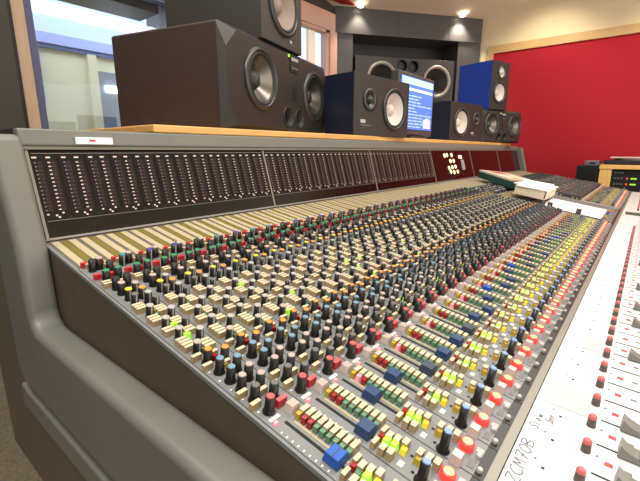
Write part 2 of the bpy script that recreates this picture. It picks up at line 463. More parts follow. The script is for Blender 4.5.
for s in (10.3,10.9,13.2): put('pan_knob',35.9+0.35,s,'blackcap')

def world(k,s,plane): return SF(k,s) if plane==1 else SW(k,s)
SUB={}
for kind,items in LAY.items():
    if kind=='lamp': continue
    sc=[]
    for it in items:
        d=seen(world(it[0],it[1],it[3])); sc.append((d if d is not None else 1e9,it))
    sc.sort(key=lambda a:a[0])
    near=[it for d,it in sc[:100] if d<1e8]; rest=[it for d,it in sc if it not in near]
    if len(rest)<3: near+=rest; rest=[]
    cache={}
    for (k,s,var,pl) in near:
        b,subs=KN[(kind,var)]
        if var not in cache:
            cache[var]=(b.mesh(kind),[(n,x.mesh(n)) for n,x in subs])
        bm_,sm_=cache[var]; rot=(TH if pl==1 else TH2,0,0)
        o=part(kind,bm_,world(k,s,pl),rot)
        for n,me in sm_: obj(n,me,o)
    if rest:
        big=MB()
        for (k,s,var,pl) in rest:
            b,subs=KN[(kind,var)]; w=world(k,s,pl)-BASE
            cc,ss=(c1_,s1_) if pl==1 else (c2_,s2_)
            T=lambda x,y,z,w=w,cc=cc,ss=ss:(w.x+x, w.y+y*cc-z*ss, w.z+y*ss+z*cc)
            big.merge(b,T)
            for n,x in subs: big.merge(x,T)
        o=part(kind,big,BASE); o['kind']='stuff'

# ---- fader panel (pale) with tape, pencil writing, slots and marks
def WT(x,y,z): return SW(x,y,z)-BASE
p=MB(); p.box((-0.12,0.0,-0.35),(72.2,5.6,0.0),'white',T=WT)
for k in range(NCH):
    p.box((k+0.57,1.34,0),(k+0.62,4.6,0.008),'slot',T=WT)
    p.box((k-0.16,0.9,0),(k-0.15,5.5,0.003),'tapeg',T=WT)
    p.box((k+0.0,1.52,0),(k+0.11,1.66,0.02),'redmark',T=WT)
    p.box((k+0.16,1.36,0),(k+0.22,1.41,0.008),'greyc',T=WT); p.box((k+0.1,1.45,0),(k+0.14,1.49,0.008),'tapeg',T=WT)
    p.box((k+0.02,1.85,0),(k+0.1,1.97,0.01),'greyc',T=WT)
    p.box((k+0.05,0.56,0),(k+0.11,0.62,0.008),'slot',T=WT); p.box((k+0.24,0.40,0),(k+0.30,0.44,0.008),'greyc',T=WT)
part('fader_panel',p,BASE)
def strip(x0,x1,y0,y1,m='tape'):
    t=MB(); t.box((x0,y0,0.0),(x1,y1,0.02),m,T=WT); return part('writing_tape',t,BASE)
t1=strip(1.2,3.76,0.03,0.36); t2=strip(3.80,5.42,0.02,0.38); t3=strip(5.46,6.55,0.16,1.1,'tapeg'); t4=strip(6.6,11.9,0.02,0.36); t5=strip(12,23.8,0.02,0.36); t6=strip(24,35.8,0.02,0.36)
t7=strip(9.35,10.3,0.5,1.1,'tapeg')
GL={'l':[[(.2,1),(.15,.1),(.4,0)]],'o':[[(.4,.6),(0,.35),(.3,0),(.7,.3),(.4,.6)]],'r':[[(.1,.55),(.1,0)],[(.1,.35),(.4,.6),(.7,.5)]],'Z':[[(0,1),(1,1),(0,0),(1,0)]],'C':[[(1,.9),(.6,1),(.2,.8),(0,.45),(.2,.1),(.6,0),(1,.15)]],'M':[[(0,0),(.1,1),(.5,.35),(.9,1),(1,0)]],
 '7':[[(0,1),(1,1),(.4,0)],[(.3,.5),(.9,.5)]],'0':[[(.5,1),(.1,.8),(0,.4),(.3,0),(.7,.05),(1,.5),(.85,.9),(.5,1)]],
 'B':[[(0,0),(0,1),(.7,.95),(.8,.7),(.1,.5),(.9,.4),(.9,.1),(0,0)]],
 'S':[[(.9,.9),(.4,1),(.1,.75),(.8,.35),(.6,0),(0,.1)]],'h':[[(0,0),(.1,1)],[(.05,.4),(.5,.6),(.7,0)]],'a':[[(.8,.5),(.3,.6),(0,.25),(.4,0),(.8,.5),(.9,0)]],'w':[[(0,.5),(.25,0),(.5,.4),(.75,0),(1,.55)]],'t':[[(.4,.95),(.4,0)],[(0,.6),(.8,.6)]],'n':[[(0,.55),(0,0)],[(0,.4),(.5,.6),(.8,0)]]}
def pencil(text,x,y,h,adv,slant=0.15,w=0.027):
    m=MB()
    for ch in text:
        if ch in GL:
            for st in GL[ch]:
                for (ax,ay),(bx,by) in zip(st,st[1:]):
                    X0=x+ax*adv*0.8+ay*h*slant; Y0=y-ay*h; X1=x+bx*adv*0.8+by*h*slant; Y1=y-by*h
                    d=math.hypot(X1-X0,Y1-Y0) or 1; nx,ny=-(Y1-Y0)/d*w/2,(X1-X0)/d*w/2
                    m.add([WT(X0+nx,Y0+ny,0.034),WT(X1+nx,Y1+ny,0.034),WT(X1-nx,Y1-ny,0.034),WT(X0-nx,Y0-ny,0.034)],[(0,1,2,3)],'ink')
        x+=adv
    return m
o=obj('pencil_writing',pencil('ZCM70B',2.28,0.32,0.24,0.245),t1); 
o=obj('pencil_writing',pencil('Slow',4.2,0.28,0.2,0.16),t2); o=obj('pencil_writing',pencil('Snr',4.62,0.50,0.16,0.13),t2)
for x0 in (7.1,8.2,9.3):
    m=MB()
    for i in range(7):
        xa,ya=x0+i*0.08,0.3-0.14*(i%2)-0.03*random.random(); xb,yb=x0+(i+1)*0.08,0.3-0.14*((i+1)%2)
        m.add([WT(xa-.004,ya,.034),WT(xb-.006,yb,.034),WT(xb+.004,yb,.034),WT(xa+.004,ya,.034)],[(0,1,2,3)],'ink')
    obj('pencil_writing',m,t4)

mb=MB(); mb.box((43.95,0.25,0.0),(44.35,3.2,0.25),'dgrey',T=WT); part('divider_bar',mb,BASE)
# ---- end mouldings, body and bridge
def solid(name,prof,x0,x1,m,bw=0,seg=4,parent=desk):
    mb=MB(); mb.prism(prof,x0,x1,m,T=lambda x,y,z:V(x,y,z)-BASE)
    o=part(name,mb,BASE)
    if bw: bevel(o,bw*P,seg)
    for pl in o.data.polygons: pl.use_smooth=False
    return o
trimprof=[(1.9,3.95),(0.25,3.95),(-0.85,-0.2),(-0.95,-2.3),(-1.08,-2.65),(-1.4,-2.84),(-1.9,-2.88),(-21.2,-2.95),(-22.3,-4.1),(-22.6,-4.8),(-22.3,-5.7),(-21.5,-5.95),(0.9,-5.95),(1.6,-5.7),(1.9,-5.2)]
for (a,b) in ((-1.2,-0.19),(72.25,73.3)):
    o=solid('side_moulding',trimprof,a,b,'trim',0.26,5)
    for pl in o.data.polygons: pl.use_smooth=True
    wn=o.modifiers.new('wn','WEIGHTED_NORMAL')
bodyprof=[(5.9,3.9),(1.92,3.9),(1.92,-6.2),(-20.5,-6.2),(-20.6,-6.5),(-19.6,-10.6),(5.9,-11.1)]
for (a,b) in ((-1.12,-0.15),(72.2,73.2)):
    solid('end_cheek',bodyprof,a,b,'body',0.1,2)
    solid('cheek_lip',[(1.8,-6.05),(1.0,-6.2),(-20.6,-6.2),(-20.7,-7.0),(1.9,-7.2)],a-0.1,a+0.5,'trim',0.1,3)
slopez=lambda y: y*s1_/c1_
solid('side_recess',[(0.0,-0.03),(-15.9,slopez(-15.9)-0.03),(-15.9,-4.5),(0.0,-4.5)],-0.17,-0.06,'recess')
solid('side_recess',[(0.0,-0.03),(-15.9,slopez(-15.9)-0.03),(-15.9,-4.5),(0.0,-4.5)],72.1,72.24,'recess')
solid('console_body',[(7.9,-0.4),(0.2,-0.4),(-15.6,-3.2),(-21.3,-3.6),(-21.3,-6.5),(-19,-8.4),(7.9,-8.4)],-0.05,72.1,'body')
o=solid('armrest',[(-21.3,-3.2),(-22.3,-3.3),(-22.9,-3.8),(-23.0,-4.6),(-22.5,-5.4),(-21.3,-5.6)],-0.1,72.2,'rubber',0.2,3)
for x in (6,24,48,66):
    solid('pedestal',[(3,-8.4),(-9,-8.4),(-8,-FLOOR),(2,-FLOOR)],x-1,x+1,'body',0.2,2)
# bridge
L=0.295   # lean: y per z
solid('meter_bridge',[(0.06,-0.4),(0.02,0.0),(1.06,3.5),(1.06,4.2),(7.8,4.2),(7.8,-0.4)],-0.1,72.1,'bridge')
solid('bridge_rail',[(1.0,3.52),(0.92,3.6),(1.0,4.2),(1.5,4.2),(1.5,3.52)],-0.15,72.15,'trim',0.06,2)
solid('bridge_edge',[(0.86,3.42),(0.84,3.52),(1.06,3.54),(1.06,3.42)],-0.1,72.1,'rail')
solid('bridge_foot',[(-0.02,-0.01),(-0.10,0.06),(0.02,0.12),(0.1,0.0)],-0.1,72.1,'rail')
lean=math.atan(L)
def BT(x,u,h):  # u up the leaning face, h out of it
    y=0.02+u*math.sin(lean)-h*math.cos(lean); z=u*math.cos(lean)+h*math.sin(lean)
    return V(x,y,z)
meter=MB(); meter.box((-0.46,0.80,0),(0.46,3.34,0.012),'meterp')
for a in (-0.5,0.5): meter.box((a-0.012,0.72,0.0),(a+0.012,0.9,0.016),'greyc')
for cx_,n,w in ((-0.26,13,0.05),(0.20,13,0.085)):
    meter.box((cx_-0.02,1.1,0.012),(cx_+0.2,3.1,0.013),'mprint')
    for i in range(n):
        u=1.15+i*0.155
        meter.box((cx_-w/2-0.03,u,0.012),(cx_+w/2-0.03,u+0.04,0.02),'dot' if w>0.06 else 'ddim')
        meter.box((cx_+0.05,u+0.01,0.012),(cx_+0.17,u+0.03,0.015),'mdash')
    meter.box((cx_-0.1,3.2,0.012),(cx_+0.06,3.26,0.018),'dot')
for a,u in ((-0.26,0.98),(0.02,0.92),(0.26,1.0),(0.1,0.84)): meter.box((a-0.05,u,0.012),(a+0.03,u+0.06,0.02),'dot')
meter_me=meter.scaled(P).mesh('level_meter')
RB=(PI/2-lean,0,0)
for b in range(6):
    x0=12*b+0.06; x1=12*(b+1)-0.06
    mb=MB(); 
    f=lambda x,y,z: BT(x,y,z)-BASE
    mb.box((x0,0.14,0.0),(x1,3.5,0.06),'glass',T=f)
    mp=part('meter_panel',mb,BASE)
    if b<3:
        tl=MB(); tl.box((x0+0.1,3.38,0.06),(x1-0.1,3.41,0.066),'greyc',T=f); tl.box((x0+0.1,0.74,0.06),(x1-0.1,0.765,0.066),'greyc',T=f)
        obj('print_line',tl,mp)
        for k in range(12):
            obj('level_meter',meter_me,mp,BT(12*b+k+0.5,0,0.062)-BASE,RB)
    if b==3:
        for (a,u) in ((3.6,2.95),(4.3,3.0),(5.7,3.0),(5.0,2.3),(6.0,2.3),(4.2,1.5),(5.2,1.55),(6.2,1.6),(4.5,1.05),(5.5,0.95),(6.6,0.98)):
            l=MB(); l.lathe([(0.25,0),(0.25,0.04),(0.17,0.1)],10,'lampw'); l.scaled(P)
            obj('panel_lamp',l,mp,BT(36+a,u,0.06)-BASE,RB)
        l=MB(); l.box((44.1-0.3,2.55,0.06),(44.1+0.75,2.95,0.1),'lampw',T=f); l.box((44.3,1.15,0.06),(45.3,2.4,0.09),'silver',T=f)
        for i in range(4): l.box((44.4,1.3+i*0.27,0.09),(45.0,1.4+i*0.27,0.1),'greyc',T=f)
        obj('switch_block',l,mp)
for b in range(0,7):
    x=12*b if b not in (0,6) else (0.02 if b==0 else 71.98)
    mb=MB(); mb.box((x-0.05,0.05,0.0),(x+0.05,3.52,0.10),'rail',T=lambda x,y,z:BT(x,y,z)-BASE); part('bridge_divider',mb,BASE)
mb=MB(); mb.box((2.35,0.0,0),(3.75,0.34,0.03),'paper'); mb.box((2.8,0.1,0.03),(3.05,0.22,0.035),'redmark')
o=part('sticker',MB().box((1.75,0.84,3.64),(3.2,0.93,3.92),'paper',T=lambda x,y,z:V(x,y,z)-BASE).box((2.25,0.835,3.74),(2.5,0.84,3.83),'redmark',T=lambda x,y,z:V(x,y,z)-BASE),BASE)
o['label']='white paper sticker'

# ------------------------------------------------------------------ shelf and speakers
sh=MB(); sh.box((0,0,0),(62.6*P,9.0*P,0.38*P),'wood')
shelf=tag(obj('speaker_shelf',sh,None,V(5.2,1.0,4.21)),'long light wooden shelf on top of the meter bridge carrying the speakers','shelf')
bevel(shelf,0.003,2)
ST_=4.60

def driver(par,cx,cz,r,kind,y=0.0,name='woofer'):
    """driver facing -y, in metres; recess opens into a real hole"""
    m=MB()
    if kind in('white','beige'):
        m.lathe([(r*1.13,0.0),(r*1.13,0.006),(r*1.0,0.008),(r*0.97,0.002)],36,'ring',cap=False,axis='y')
        m.lathe([(r*0.98,0.003),(r*0.93,0.007),(r*0.86,0.002)],36,'rubber',cap=False,axis='y')
        o=obj(name,m,par,(cx,y,cz))
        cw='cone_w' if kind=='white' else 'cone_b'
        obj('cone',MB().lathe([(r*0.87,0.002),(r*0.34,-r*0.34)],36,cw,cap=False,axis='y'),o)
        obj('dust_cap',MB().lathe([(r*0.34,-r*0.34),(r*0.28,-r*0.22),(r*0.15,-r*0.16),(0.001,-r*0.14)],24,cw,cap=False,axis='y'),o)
    elif kind=='metal':
        m.lathe([(r*1.16,0.0),(r*1.16,0.004),(r*1.02,0.010),(r*0.97,0.004)],36,'ring',cap=False,axis='y')
        m.lathe([(r*0.98,0.004),(r*0.92,0.008),(r*0.84,0.0)],36,'rubber',cap=False,axis='y')
        o=obj(name,m,par,(cx,y,cz))
        obj('cone',MB().lathe([(r*0.85,0.0),(r*0.36,-r*0.36)],36,'cone_m',cap=False,axis='y'),o)
        obj('dust_cap',MB().lathe([(r*0.36,-r*0.36),(r*0.3,-r*0.24),(r*0.15,-r*0.17),(0.001,-r*0.15)],24,'cone_d',cap=False,axis='y'),o)
    elif kind=='big':
        m.lathe([(r*1.1,0.0),(r*1.1,0.012),(r*0.98,0.014),(r*0.9,0.0)],40,'ringl',cap=False,axis='y')
        o=obj(name,m,par,(cx,y,cz))
        obj('cone',MB().lathe([(r*0.92,0.0),(r*0.3,-r*0.42)],40,'cone_d',cap=False,axis='y'),o)
        obj('dust_cap',MB().lathe([(r*0.3,-r*0.42),(r*0.2,-r*0.33),(0.001,-r*0.3)],24,'rubber',cap=False,axis='y'),o)
    elif kind=='dome':
        m.lathe([(r*1.25,0.0),(r*1.25,0.005),(r*0.8,0.004),(r*0.72,-0.004),(0.001,-0.004)],28,'ring',cap=False,axis='y')
        o=obj(name,m,par,(cx,y,cz))
        obj('dome',MB().lathe([(r*0.5,-0.004),(r*0.42,0.004),(r*0.2,0.010),(0.001,0.012)],20,'cone_d',cap=False,axis='y'),o)
    elif kind=='domew':
        m.lathe([(r*1.2,0.0),(r*1.2,0.005),(r*1.0,0.004),(r*0.95,-0.004)],28,'ring',cap=False,axis='y')
        o=obj(name,m,par,(cx,y,cz))
        obj('dome',MB().lathe([(r*0.97,-0.004),(r*0.5,-0.012),(r*0.42,0.004),(0.001,0.008)],24,'cone_w',cap=False,axis='y'),o)
    return o
def disc_solid(cx,cz,r,depth,seg=36):
    m=MB(); vs=[(cx+r*math.cos(2*PI*j/seg),y,cz+r*math.sin(2*PI*j/seg)) for y in (-0.02,depth) for j in range(seg)]
    fs=[tuple(range(seg)),tuple(reversed(range(seg,2*seg)))]+[(j+seg,(j+1)%seg+seg,(j+1)%seg,j) for j in range(seg)]
    m.add(vs,fs,'rubber'); return m
def hole(cx,cz,r,depth): return disc_solid(cx,cz,r,depth)
def speaker(label,x,y,z,phi,w,h,d,side,front,drv,ports=(),chamfer=0.0,badge=None,led=None,slot=None,group=None):
    t=thing('speaker',label,'speaker',V(x,y,z),phi,group)
    W_,H_,D_=w*P,h*P,d*P
    mb=MB(); c=chamfer*P
    # outline of the front, corners cut; drawn from front to back with a bevelled front edge
    def outline(ins,cc): return [(ins+cc,ins),(W_-ins-cc,ins),(W_-ins,ins+cc),(W_-ins,H_-ins-cc),(W_-ins-cc,H_-ins),(ins+cc,H_-ins),(ins,H_-ins-cc),(ins,ins+cc)]
    e=max(0.0,0.0 if not chamfer else 0.30*P)
    cc=max(c,0.0008)
    rings=[(0.0,outline(e,cc)),(e*1.2 if e else 0.0015,outline(0,cc*0.12 if chamfer else cc)),(D_,outline(0,cc*0.12 if chamfer else cc))]
    if not e: rings[0]=(0.0,outline(0.0012,cc))
    vs=[(px,yy,pz) for yy,ol in rings for px,pz in ol]
    mb.add(vs,[tuple(range(8))],front)
    mb.f.append(tuple(reversed(range(16,24)))); mb.m.append(mb.mi(side)); mb.smooth.append(False)
    for i in range(8):
        j=(i+1)%8
        mb.f.append((i,i+8,j+8,j)); mb.m.append(mb.mi(front)); mb.smooth.append(False)
        mb.f.append((i+8,i+16,j+16,j+8)); mb.m.append(mb.mi(side)); mb.smooth.append(False)
    cab=obj('cabinet',mb,t)
    bmn=bmesh.new(); bmn.from_mesh(cab.data); bmesh.ops.recalc_face_normals(bmn,faces=bmn.faces); bmn.to_mesh(cab.data); bmn.free()
    cs=[hole(a*W_,b*H_,r*P*(1.0 if kd not in('dome',) else 0.74),min(r*P*0.62,D_*0.7)) for (a,b,r,kd) in drv]+[hole(a*W_,b*H_,r*P,0.05) for (a,b,r) in ports]
    cut(cab,cs)
    for (a,b,r,kd) in drv:
        o=driver(t,a*W_,b*H_,r*P,kd,name='tweeter' if kd.startswith('dome') else 'woofer')
    for (a,b,r) in ports:
        obj('port',MB().lathe([(r*P*1.12,0.0),(r*P*1.12,0.003),(r*P,0.003),(r*P*0.96,-0.04)],24,'rubber',cap=False,axis='y'),t,(a*W_,0,b*H_))
    if badge:
        a,b,bw,bh=badge; m=MB()
        m.box((a*W_,-0.0012,b*H_),(a*W_+bw*P*0.45,0.0,b*H_+bh*P),'ptr'); m.box((a*W_,-0.0012,b*H_-bh*P*0.8),(a*W_+bw*P,0.0,b*H_-bh*P*0.5),'greyc')
        obj('badge',m,t)
    if led:
        a,b=led; m=MB(); m.box((a*W_-0.004,-0.003,b*H_-0.004),(a*W_+0.004,0,b*H_+0.004),'litgreen'); obj('power_light',m,t)
        m=MB()
        m.box((a*W_+0.008,-0.003,b*H_-0.045),(a*W_+0.062,0.0,b*H_+0.006),'blackm')
        for i in range(5): m.box((a*W_+0.014+0.009*i,-0.0045,b*H_-0.012),(a*W_+0.019+0.009*i,-0.003,b*H_-0.002),'ptr')
        for i in range(5): m.box((a*W_+0.014+0.009*i,-0.0045,b*H_-0.036),(a*W_+0.02+0.009*i,-0.003,b*H_-0.030),'greyc')
        obj('control_plate',m,t)
    if slot:
        a,b,sw,shh=slot; m=MB(); m.box((a*W_-sw*P/2-0.006,-0.002,b*H_-shh*P/2-0.006),(a*W_+sw*P/2+0.006,0,b*H_+shh*P/2+0.006),'spk_black')
        for i in range(6): m.box((a*W_-sw*P/2,-0.004,b*H_-shh*P/2+i*shh*P/6),(a*W_+sw*P/2,-0.002,b*H_-shh*P/2+(i+0.6)*shh*P/6),'ring')
        obj('ribbon_tweeter',m,t)
    return t

R_=math.radians
ADAM=[(0.265,0.56,1.6,'metal'),(0.80,0.53,1.6,'metal')]
speaker('large dark brown speaker lying on its side with two metallic cones, under an upright speaker',9.6,1.2,ST_,R_(15),14.3,5.6,8.2,'spk_brown','spk_black',ADAM,[(0.505,0.20,0.64),(0.625,0.20,0.64)],1.0,None,(0.515,0.93),(0.575,0.5,0.42,0.75))
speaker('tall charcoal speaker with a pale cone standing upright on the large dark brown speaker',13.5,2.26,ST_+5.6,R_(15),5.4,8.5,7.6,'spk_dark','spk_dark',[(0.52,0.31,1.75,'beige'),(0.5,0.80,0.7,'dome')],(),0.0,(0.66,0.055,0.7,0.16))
speaker('black speaker lying left of the computer screen, small tweeter left of its white cone',22.0,1.2,ST_,R_(-4),8.1,4.75,3.1,'spk_navy','spk_black',[(0.26,0.60,0.72,'dome'),(0.71,0.49,1.58,'white')],(),0.0,(0.11,0.21,1.4,0.26))
speaker('black speaker lying right of the computer screen, white cone left of small tweeter',44.9,2.5,ST_,R_(-10),7.9,4.75,4.0,'spk_navy','spk_black',[(0.33,0.49,1.58,'white'),(0.8,0.6,0.72,'dome')],(),0.0,(0.66,0.2,1.3,0.26))
speaker('smaller black speaker on its side with two grey cones, under the blue speaker',56.6,2.35,ST_,R_(-16),10.7,4.8,7.0,'spk_black','spk_black',[(0.22,0.55,1.5,'metal'),(0.79,0.53,1.5,'metal')],[(0.42,0.19,0.5),(0.56,0.19,0.5)],0.8,None,(0.42,0.9),(0.5,0.52,0.4,0.75))
speaker('bright blue speaker with two white cones standing upright near the red wall',58.0,2.0,ST_+4.8,R_(-16),4.5,6.7,5.6,'spk_blue','spk_black',[(0.5,0.36,1.4,'white'),(0.55,0.79,0.78,'domew')])
speaker('large grey studio monitor with two big dark cones set in the corner niche',74.3,37.0,15.2,R_(-36.6),25,9.1,7.6,'spk_grey','spk_grey',[(0.26,0.50,3.3,'big'),(0.82,0.47,3.3,'big')],[(0.46,0.82,1.15),(0.575,0.81,1.15)])

# ------------------------------------------------------------------ computer screen
t=thing('computer_monitor','flat computer monitor with a blue text screen on the wooden shelf','computer monitor',V(31.1,2.3,ST_),R_(0))
w,h=8.1,6.0
m=MB(); m.box((0,0,0.35*P),(w*P,0.9*P,(h+0.35)*P),'bezel'); fr=obj('screen_frame',m,t); bevel(fr,0.006,2)
m=MB(); m.box((0.45*P,-0.003,0.95*P),((w-0.45)*P,0.0,(h-0.05)*P),'screenb')
x0,x1=0.5,w-0.5
m.box((x0*P,-0.0045,(h-0.75)*P),(x1*P,-0.003,(h-0.12)*P),'screenl')
def tl(xa,xb,z,hh,mt='screenw'): m.box((xa*P,-0.0045,z*P),(xb*P,-0.003,(z+hh)*P),mt)
random.seed(3)
xx=1.0
for wd in (0.5,0.25,0.8,1.3,0.9,0.7,0.9): tl(xx,xx+wd,h-1.32,0.24); xx+=wd+0.18
for r in range(11):
    xx=0.75
    for q in range(random.choice([3,4,5,6])):
        wd=random.uniform(0.4,1.3); xx<x1-0.7 and tl(xx,min(xx+wd,x1-0.2),h-1.85-r*0.3,0.1,'screenl'); xx+=wd+0.2
tl(5.6,7.3,1.15,0.9,'screenp'); tl(6.2,6.8,1.8,0.4,'screenw')
obj('screen',m,t)
m=MB(); m.box((w/2*P-0.03,0.012,0.2*P),(w/2*P+0.03,0.036,1.5*P),'bezel'); m.box((w/2*P-0.09,-0.02,0),(w/2*P+0.09,0.11,0.22*P),'bezel'); obj('stand',m,t)
m=MB(); m.box((w/2*P-0.02,-0.002,0.55*P),(w/2*P+0.02,0,0.65*P),'greyc'); obj('front_button',m,t)

# ------------------------------------------------------------------ things lying on the desk
def on_desk(k,s,h=0.0): return SF(k,s,h)
HB=0.44
t=thing('cassette_box','long dark green box with a cream lid and red label lying on the console knobs','box',on_desk(43.8,3.75,HB),0)
t.rotation_euler=(TH,0,0)
def rotbox(x0,x1,y0,y1,z0,z1,mt,ang,top=None):
    m=MB(); ca,sa=math.cos(ang),math.sin(ang)
    m.box((x0,y0,z0),(x1,y1,z1),mt,top,T=lambda x,y,z:((x*ca-y*sa)*P,(x*sa+y*ca)*P,z*P)); return m
an=math.atan2(4.5,3.6)
obj('box_base',rotbox(-2.9,2.9,-3.2,0.4,0,0.75,'boxg',an),t)
obj('lid',rotbox(-2.92,2.92,-3.22,0.42,0.75,0.95,'boxc',an),t)
obj('label_patch',rotbox(0.9,2.3,-2.4,-0.5,0.95,0.965,'red',an),t)
obj('label_patch',rotbox(-2.4,-1.8,-1.4,-0.4,0.95,0.965,'orange',an),t)
t=thing('paper_tray','pale cream carton tray holding loose white papers beside the green box','paper tray',on_desk(40.4,8.7,0.50)); t.rotation_euler=(TH,0,0)
m=rotbox(-2.6,2.6,-1.4,1.5,0.0,0.12,'carton',0.0)
for a in ((-2.6,-2.5,-1.4,1.5),(2.5,2.6,-1.4,1.5),(-2.6,2.6,-1.4,-1.3),(-2.6,2.6,1.4,1.5)): m.merge(rotbox(a[0],a[1],a[2],a[3],0.1,0.8,'carton',0.0),lambda x,y,z:(x,y,z))
obj('tray_body',m,t)
for i,(dx,dy,an2,zz,ww) in enumerate(((0,0.0,0.05,1.31,2.75),(0.2,0.1,-0.10,1.40,2.4),(0.5,0.0,0.2,1.49,2.2))):
    pm=rotbox(-ww,ww,-1.45,1.45,0,0.08,'paper',an2)
    sp=obj('paper_sheet',pm,None,on_desk(40.4+dx,8.7-dy,zz+0.005),(TH,0,0)); 
    tag(sp,('lowest white paper sheet lying flat across the carton tray','middle white paper sheet turned slightly in the carton tray','top white paper sheet turned most askew in the carton tray')[i],'paper sheet','papers in the tray')
m=MB(); m.box((-3.4*P,-2.45*P,0),(3.4*P,2.45*P,0.03*P),'paper')
sp=obj('paper_strip',m,None,on_desk(40.2,12.45,0.1),(TH,0,0)); tag(sp,'wide blank white sheet lying on the middle of the console by the fader rows','paper sheet')
mb=MB()
for i,cn in enumerate(('orange','red','yellow','fblue','fblue','orange')):
    b=part('section_button',slab(0.5,0.2,0.2,cn,cn).scaled(P),SF(36.5+1.3*i,15.1),(TH,0,0))
for i in range(10): part('section_button',slab(0.4,0.18,0.2,'dgrey','silver').scaled(P),SF(36.4+i,15.5),(TH,0,0))
# ------------------------------------------------------------------ rack and gear at the red wall
def wbox(a,b,mt,base,top=None):
    m=MB(); A=V(*a)-base; B=V(*b)-base; m.box(tuple(A),tuple(B),mt,top); return m
b0=V(90,-16.5,-FLOOR)
t=thing('equipment_rack','light wooden equipment rack against the red wall with black gear inside','equipment rack',b0)
for a,b,n in (((84,-12.3,-21),(97,-10.5,0.2),'side_panel'),((84,-25,-21),(97,-23.2,0.2),'side_panel'),((83.8,-25,0.2),(97,-10.4,0.95),'top_panel'),((96.4,-23.2,-21),(97,-12.3,0.2),'back_panel'),((84,-23.2,-20.6),(96.4,-12.3,-19.8),'bottom_panel')):
    bevel(obj(n,wbox(a,b,'woodr',b0),t),0.003,2)
zt=0.05
lab=('plain black rack unit with small knobs, topmost in the wooden rack','upper of the two black rack units with a green meter','lower of the two black rack units with a green meter','plain black rack unit right below the lower green meter unit','plain black rack unit second below the lower green meter unit','lowest plain black rack unit seen in the wooden rack')
for i in range(6):
    z1=zt-i*1.0; z0=z1-0.94; bb=V(90,-17.7,z0)
    u=thing('rack_unit',lab[i],'rack unit',bb,0,'units in the wooden rack')
    obj('case',wbox((84.6,-23.15,z0),(95,-12.35,z1),'blackm',bb),u)
    for y in (-12.9,-13.4,-13.9,-16.8,-17.5,-18.2):
        obj('rack_knob',MB().box((-0.006,-0.007,-0.007),(0.006,0.007,0.007),'greyc'),u,V(84.5,y,(z0+z1)/2)-bb)
    if i in (1,2):
        obj('meter_light',wbox((84.45,-16.0,z0+0.34),(84.6,-15.15,z0+0.6),'litgreen',bb),u)
        obj('red_light',wbox((84.45,-14.8,z0+0.3),(84.6,-14.5,z0+0.65),'litred',bb),u)
    else:
        obj('display',wbox((84.5,-16.1,z0+0.3),(84.6,-14.6,z0+0.65),'black',bb),u)
bb=V(90,-8.6,-FLOOR)
t=thing('black_cabinet','tall black cabinet standing left of the wooden equipment rack','cabinet',bb)
bevel(obj('cabinet_body',wbox((84,-10.3,-21),(97,-6.9,0.75),'blackm',bb),t),0.004,2)
obj('front_panel',wbox((83.9,-10.1,-20),(84,-7.1,0.5),'black',bb),t)
bb=V(88,-9.2,0.75)
t=thing('recorder','small grey recorder lying on top of the black cabinet','recorder',bb)
bevel(obj('case',wbox((85,-10.2,0.75),(91,-7.9,1.6),'metal',bb),t),0.004,2)
obj('display',wbox((84.95,-9.6,1.0),(85,-8.8,1.35),'blackm',bb),t)
bb=V(89,-15.5,0.95)
t=thing('turntable','low black turntable with a pale lid line lying on the wooden rack','turntable',bb)
bevel(obj('plinth',wbox((84.6,-20.5,0.95),(94,-10.9,1.7),'blackm',bb),t),0.006,2)
m=MB().lathe([(3.3*P,0),(3.3*P,0.3*P),(3.1*P,0.36*P)],32,'dgrey',c=(0,0,0.75*P)); obj('platter',m,t)
bb=V(88,-15.5,2.15)
tag(obj('magazine',wbox((86.3,-18.2,2.1),(91.7,-11.6,2.3),'carton',bb),None,bb),'flat cream magazine lying on the black turntable','magazine')

# ------------------------------------------------------------------ the room
def sbox(name,a,b,mt): return struct(name,wbox(a,b,mt,V(0,0,0)),V(0,0,0))
sbox('floor',(-40,-75,-22),(102,92,-21),'carpet')
ZC=37.6
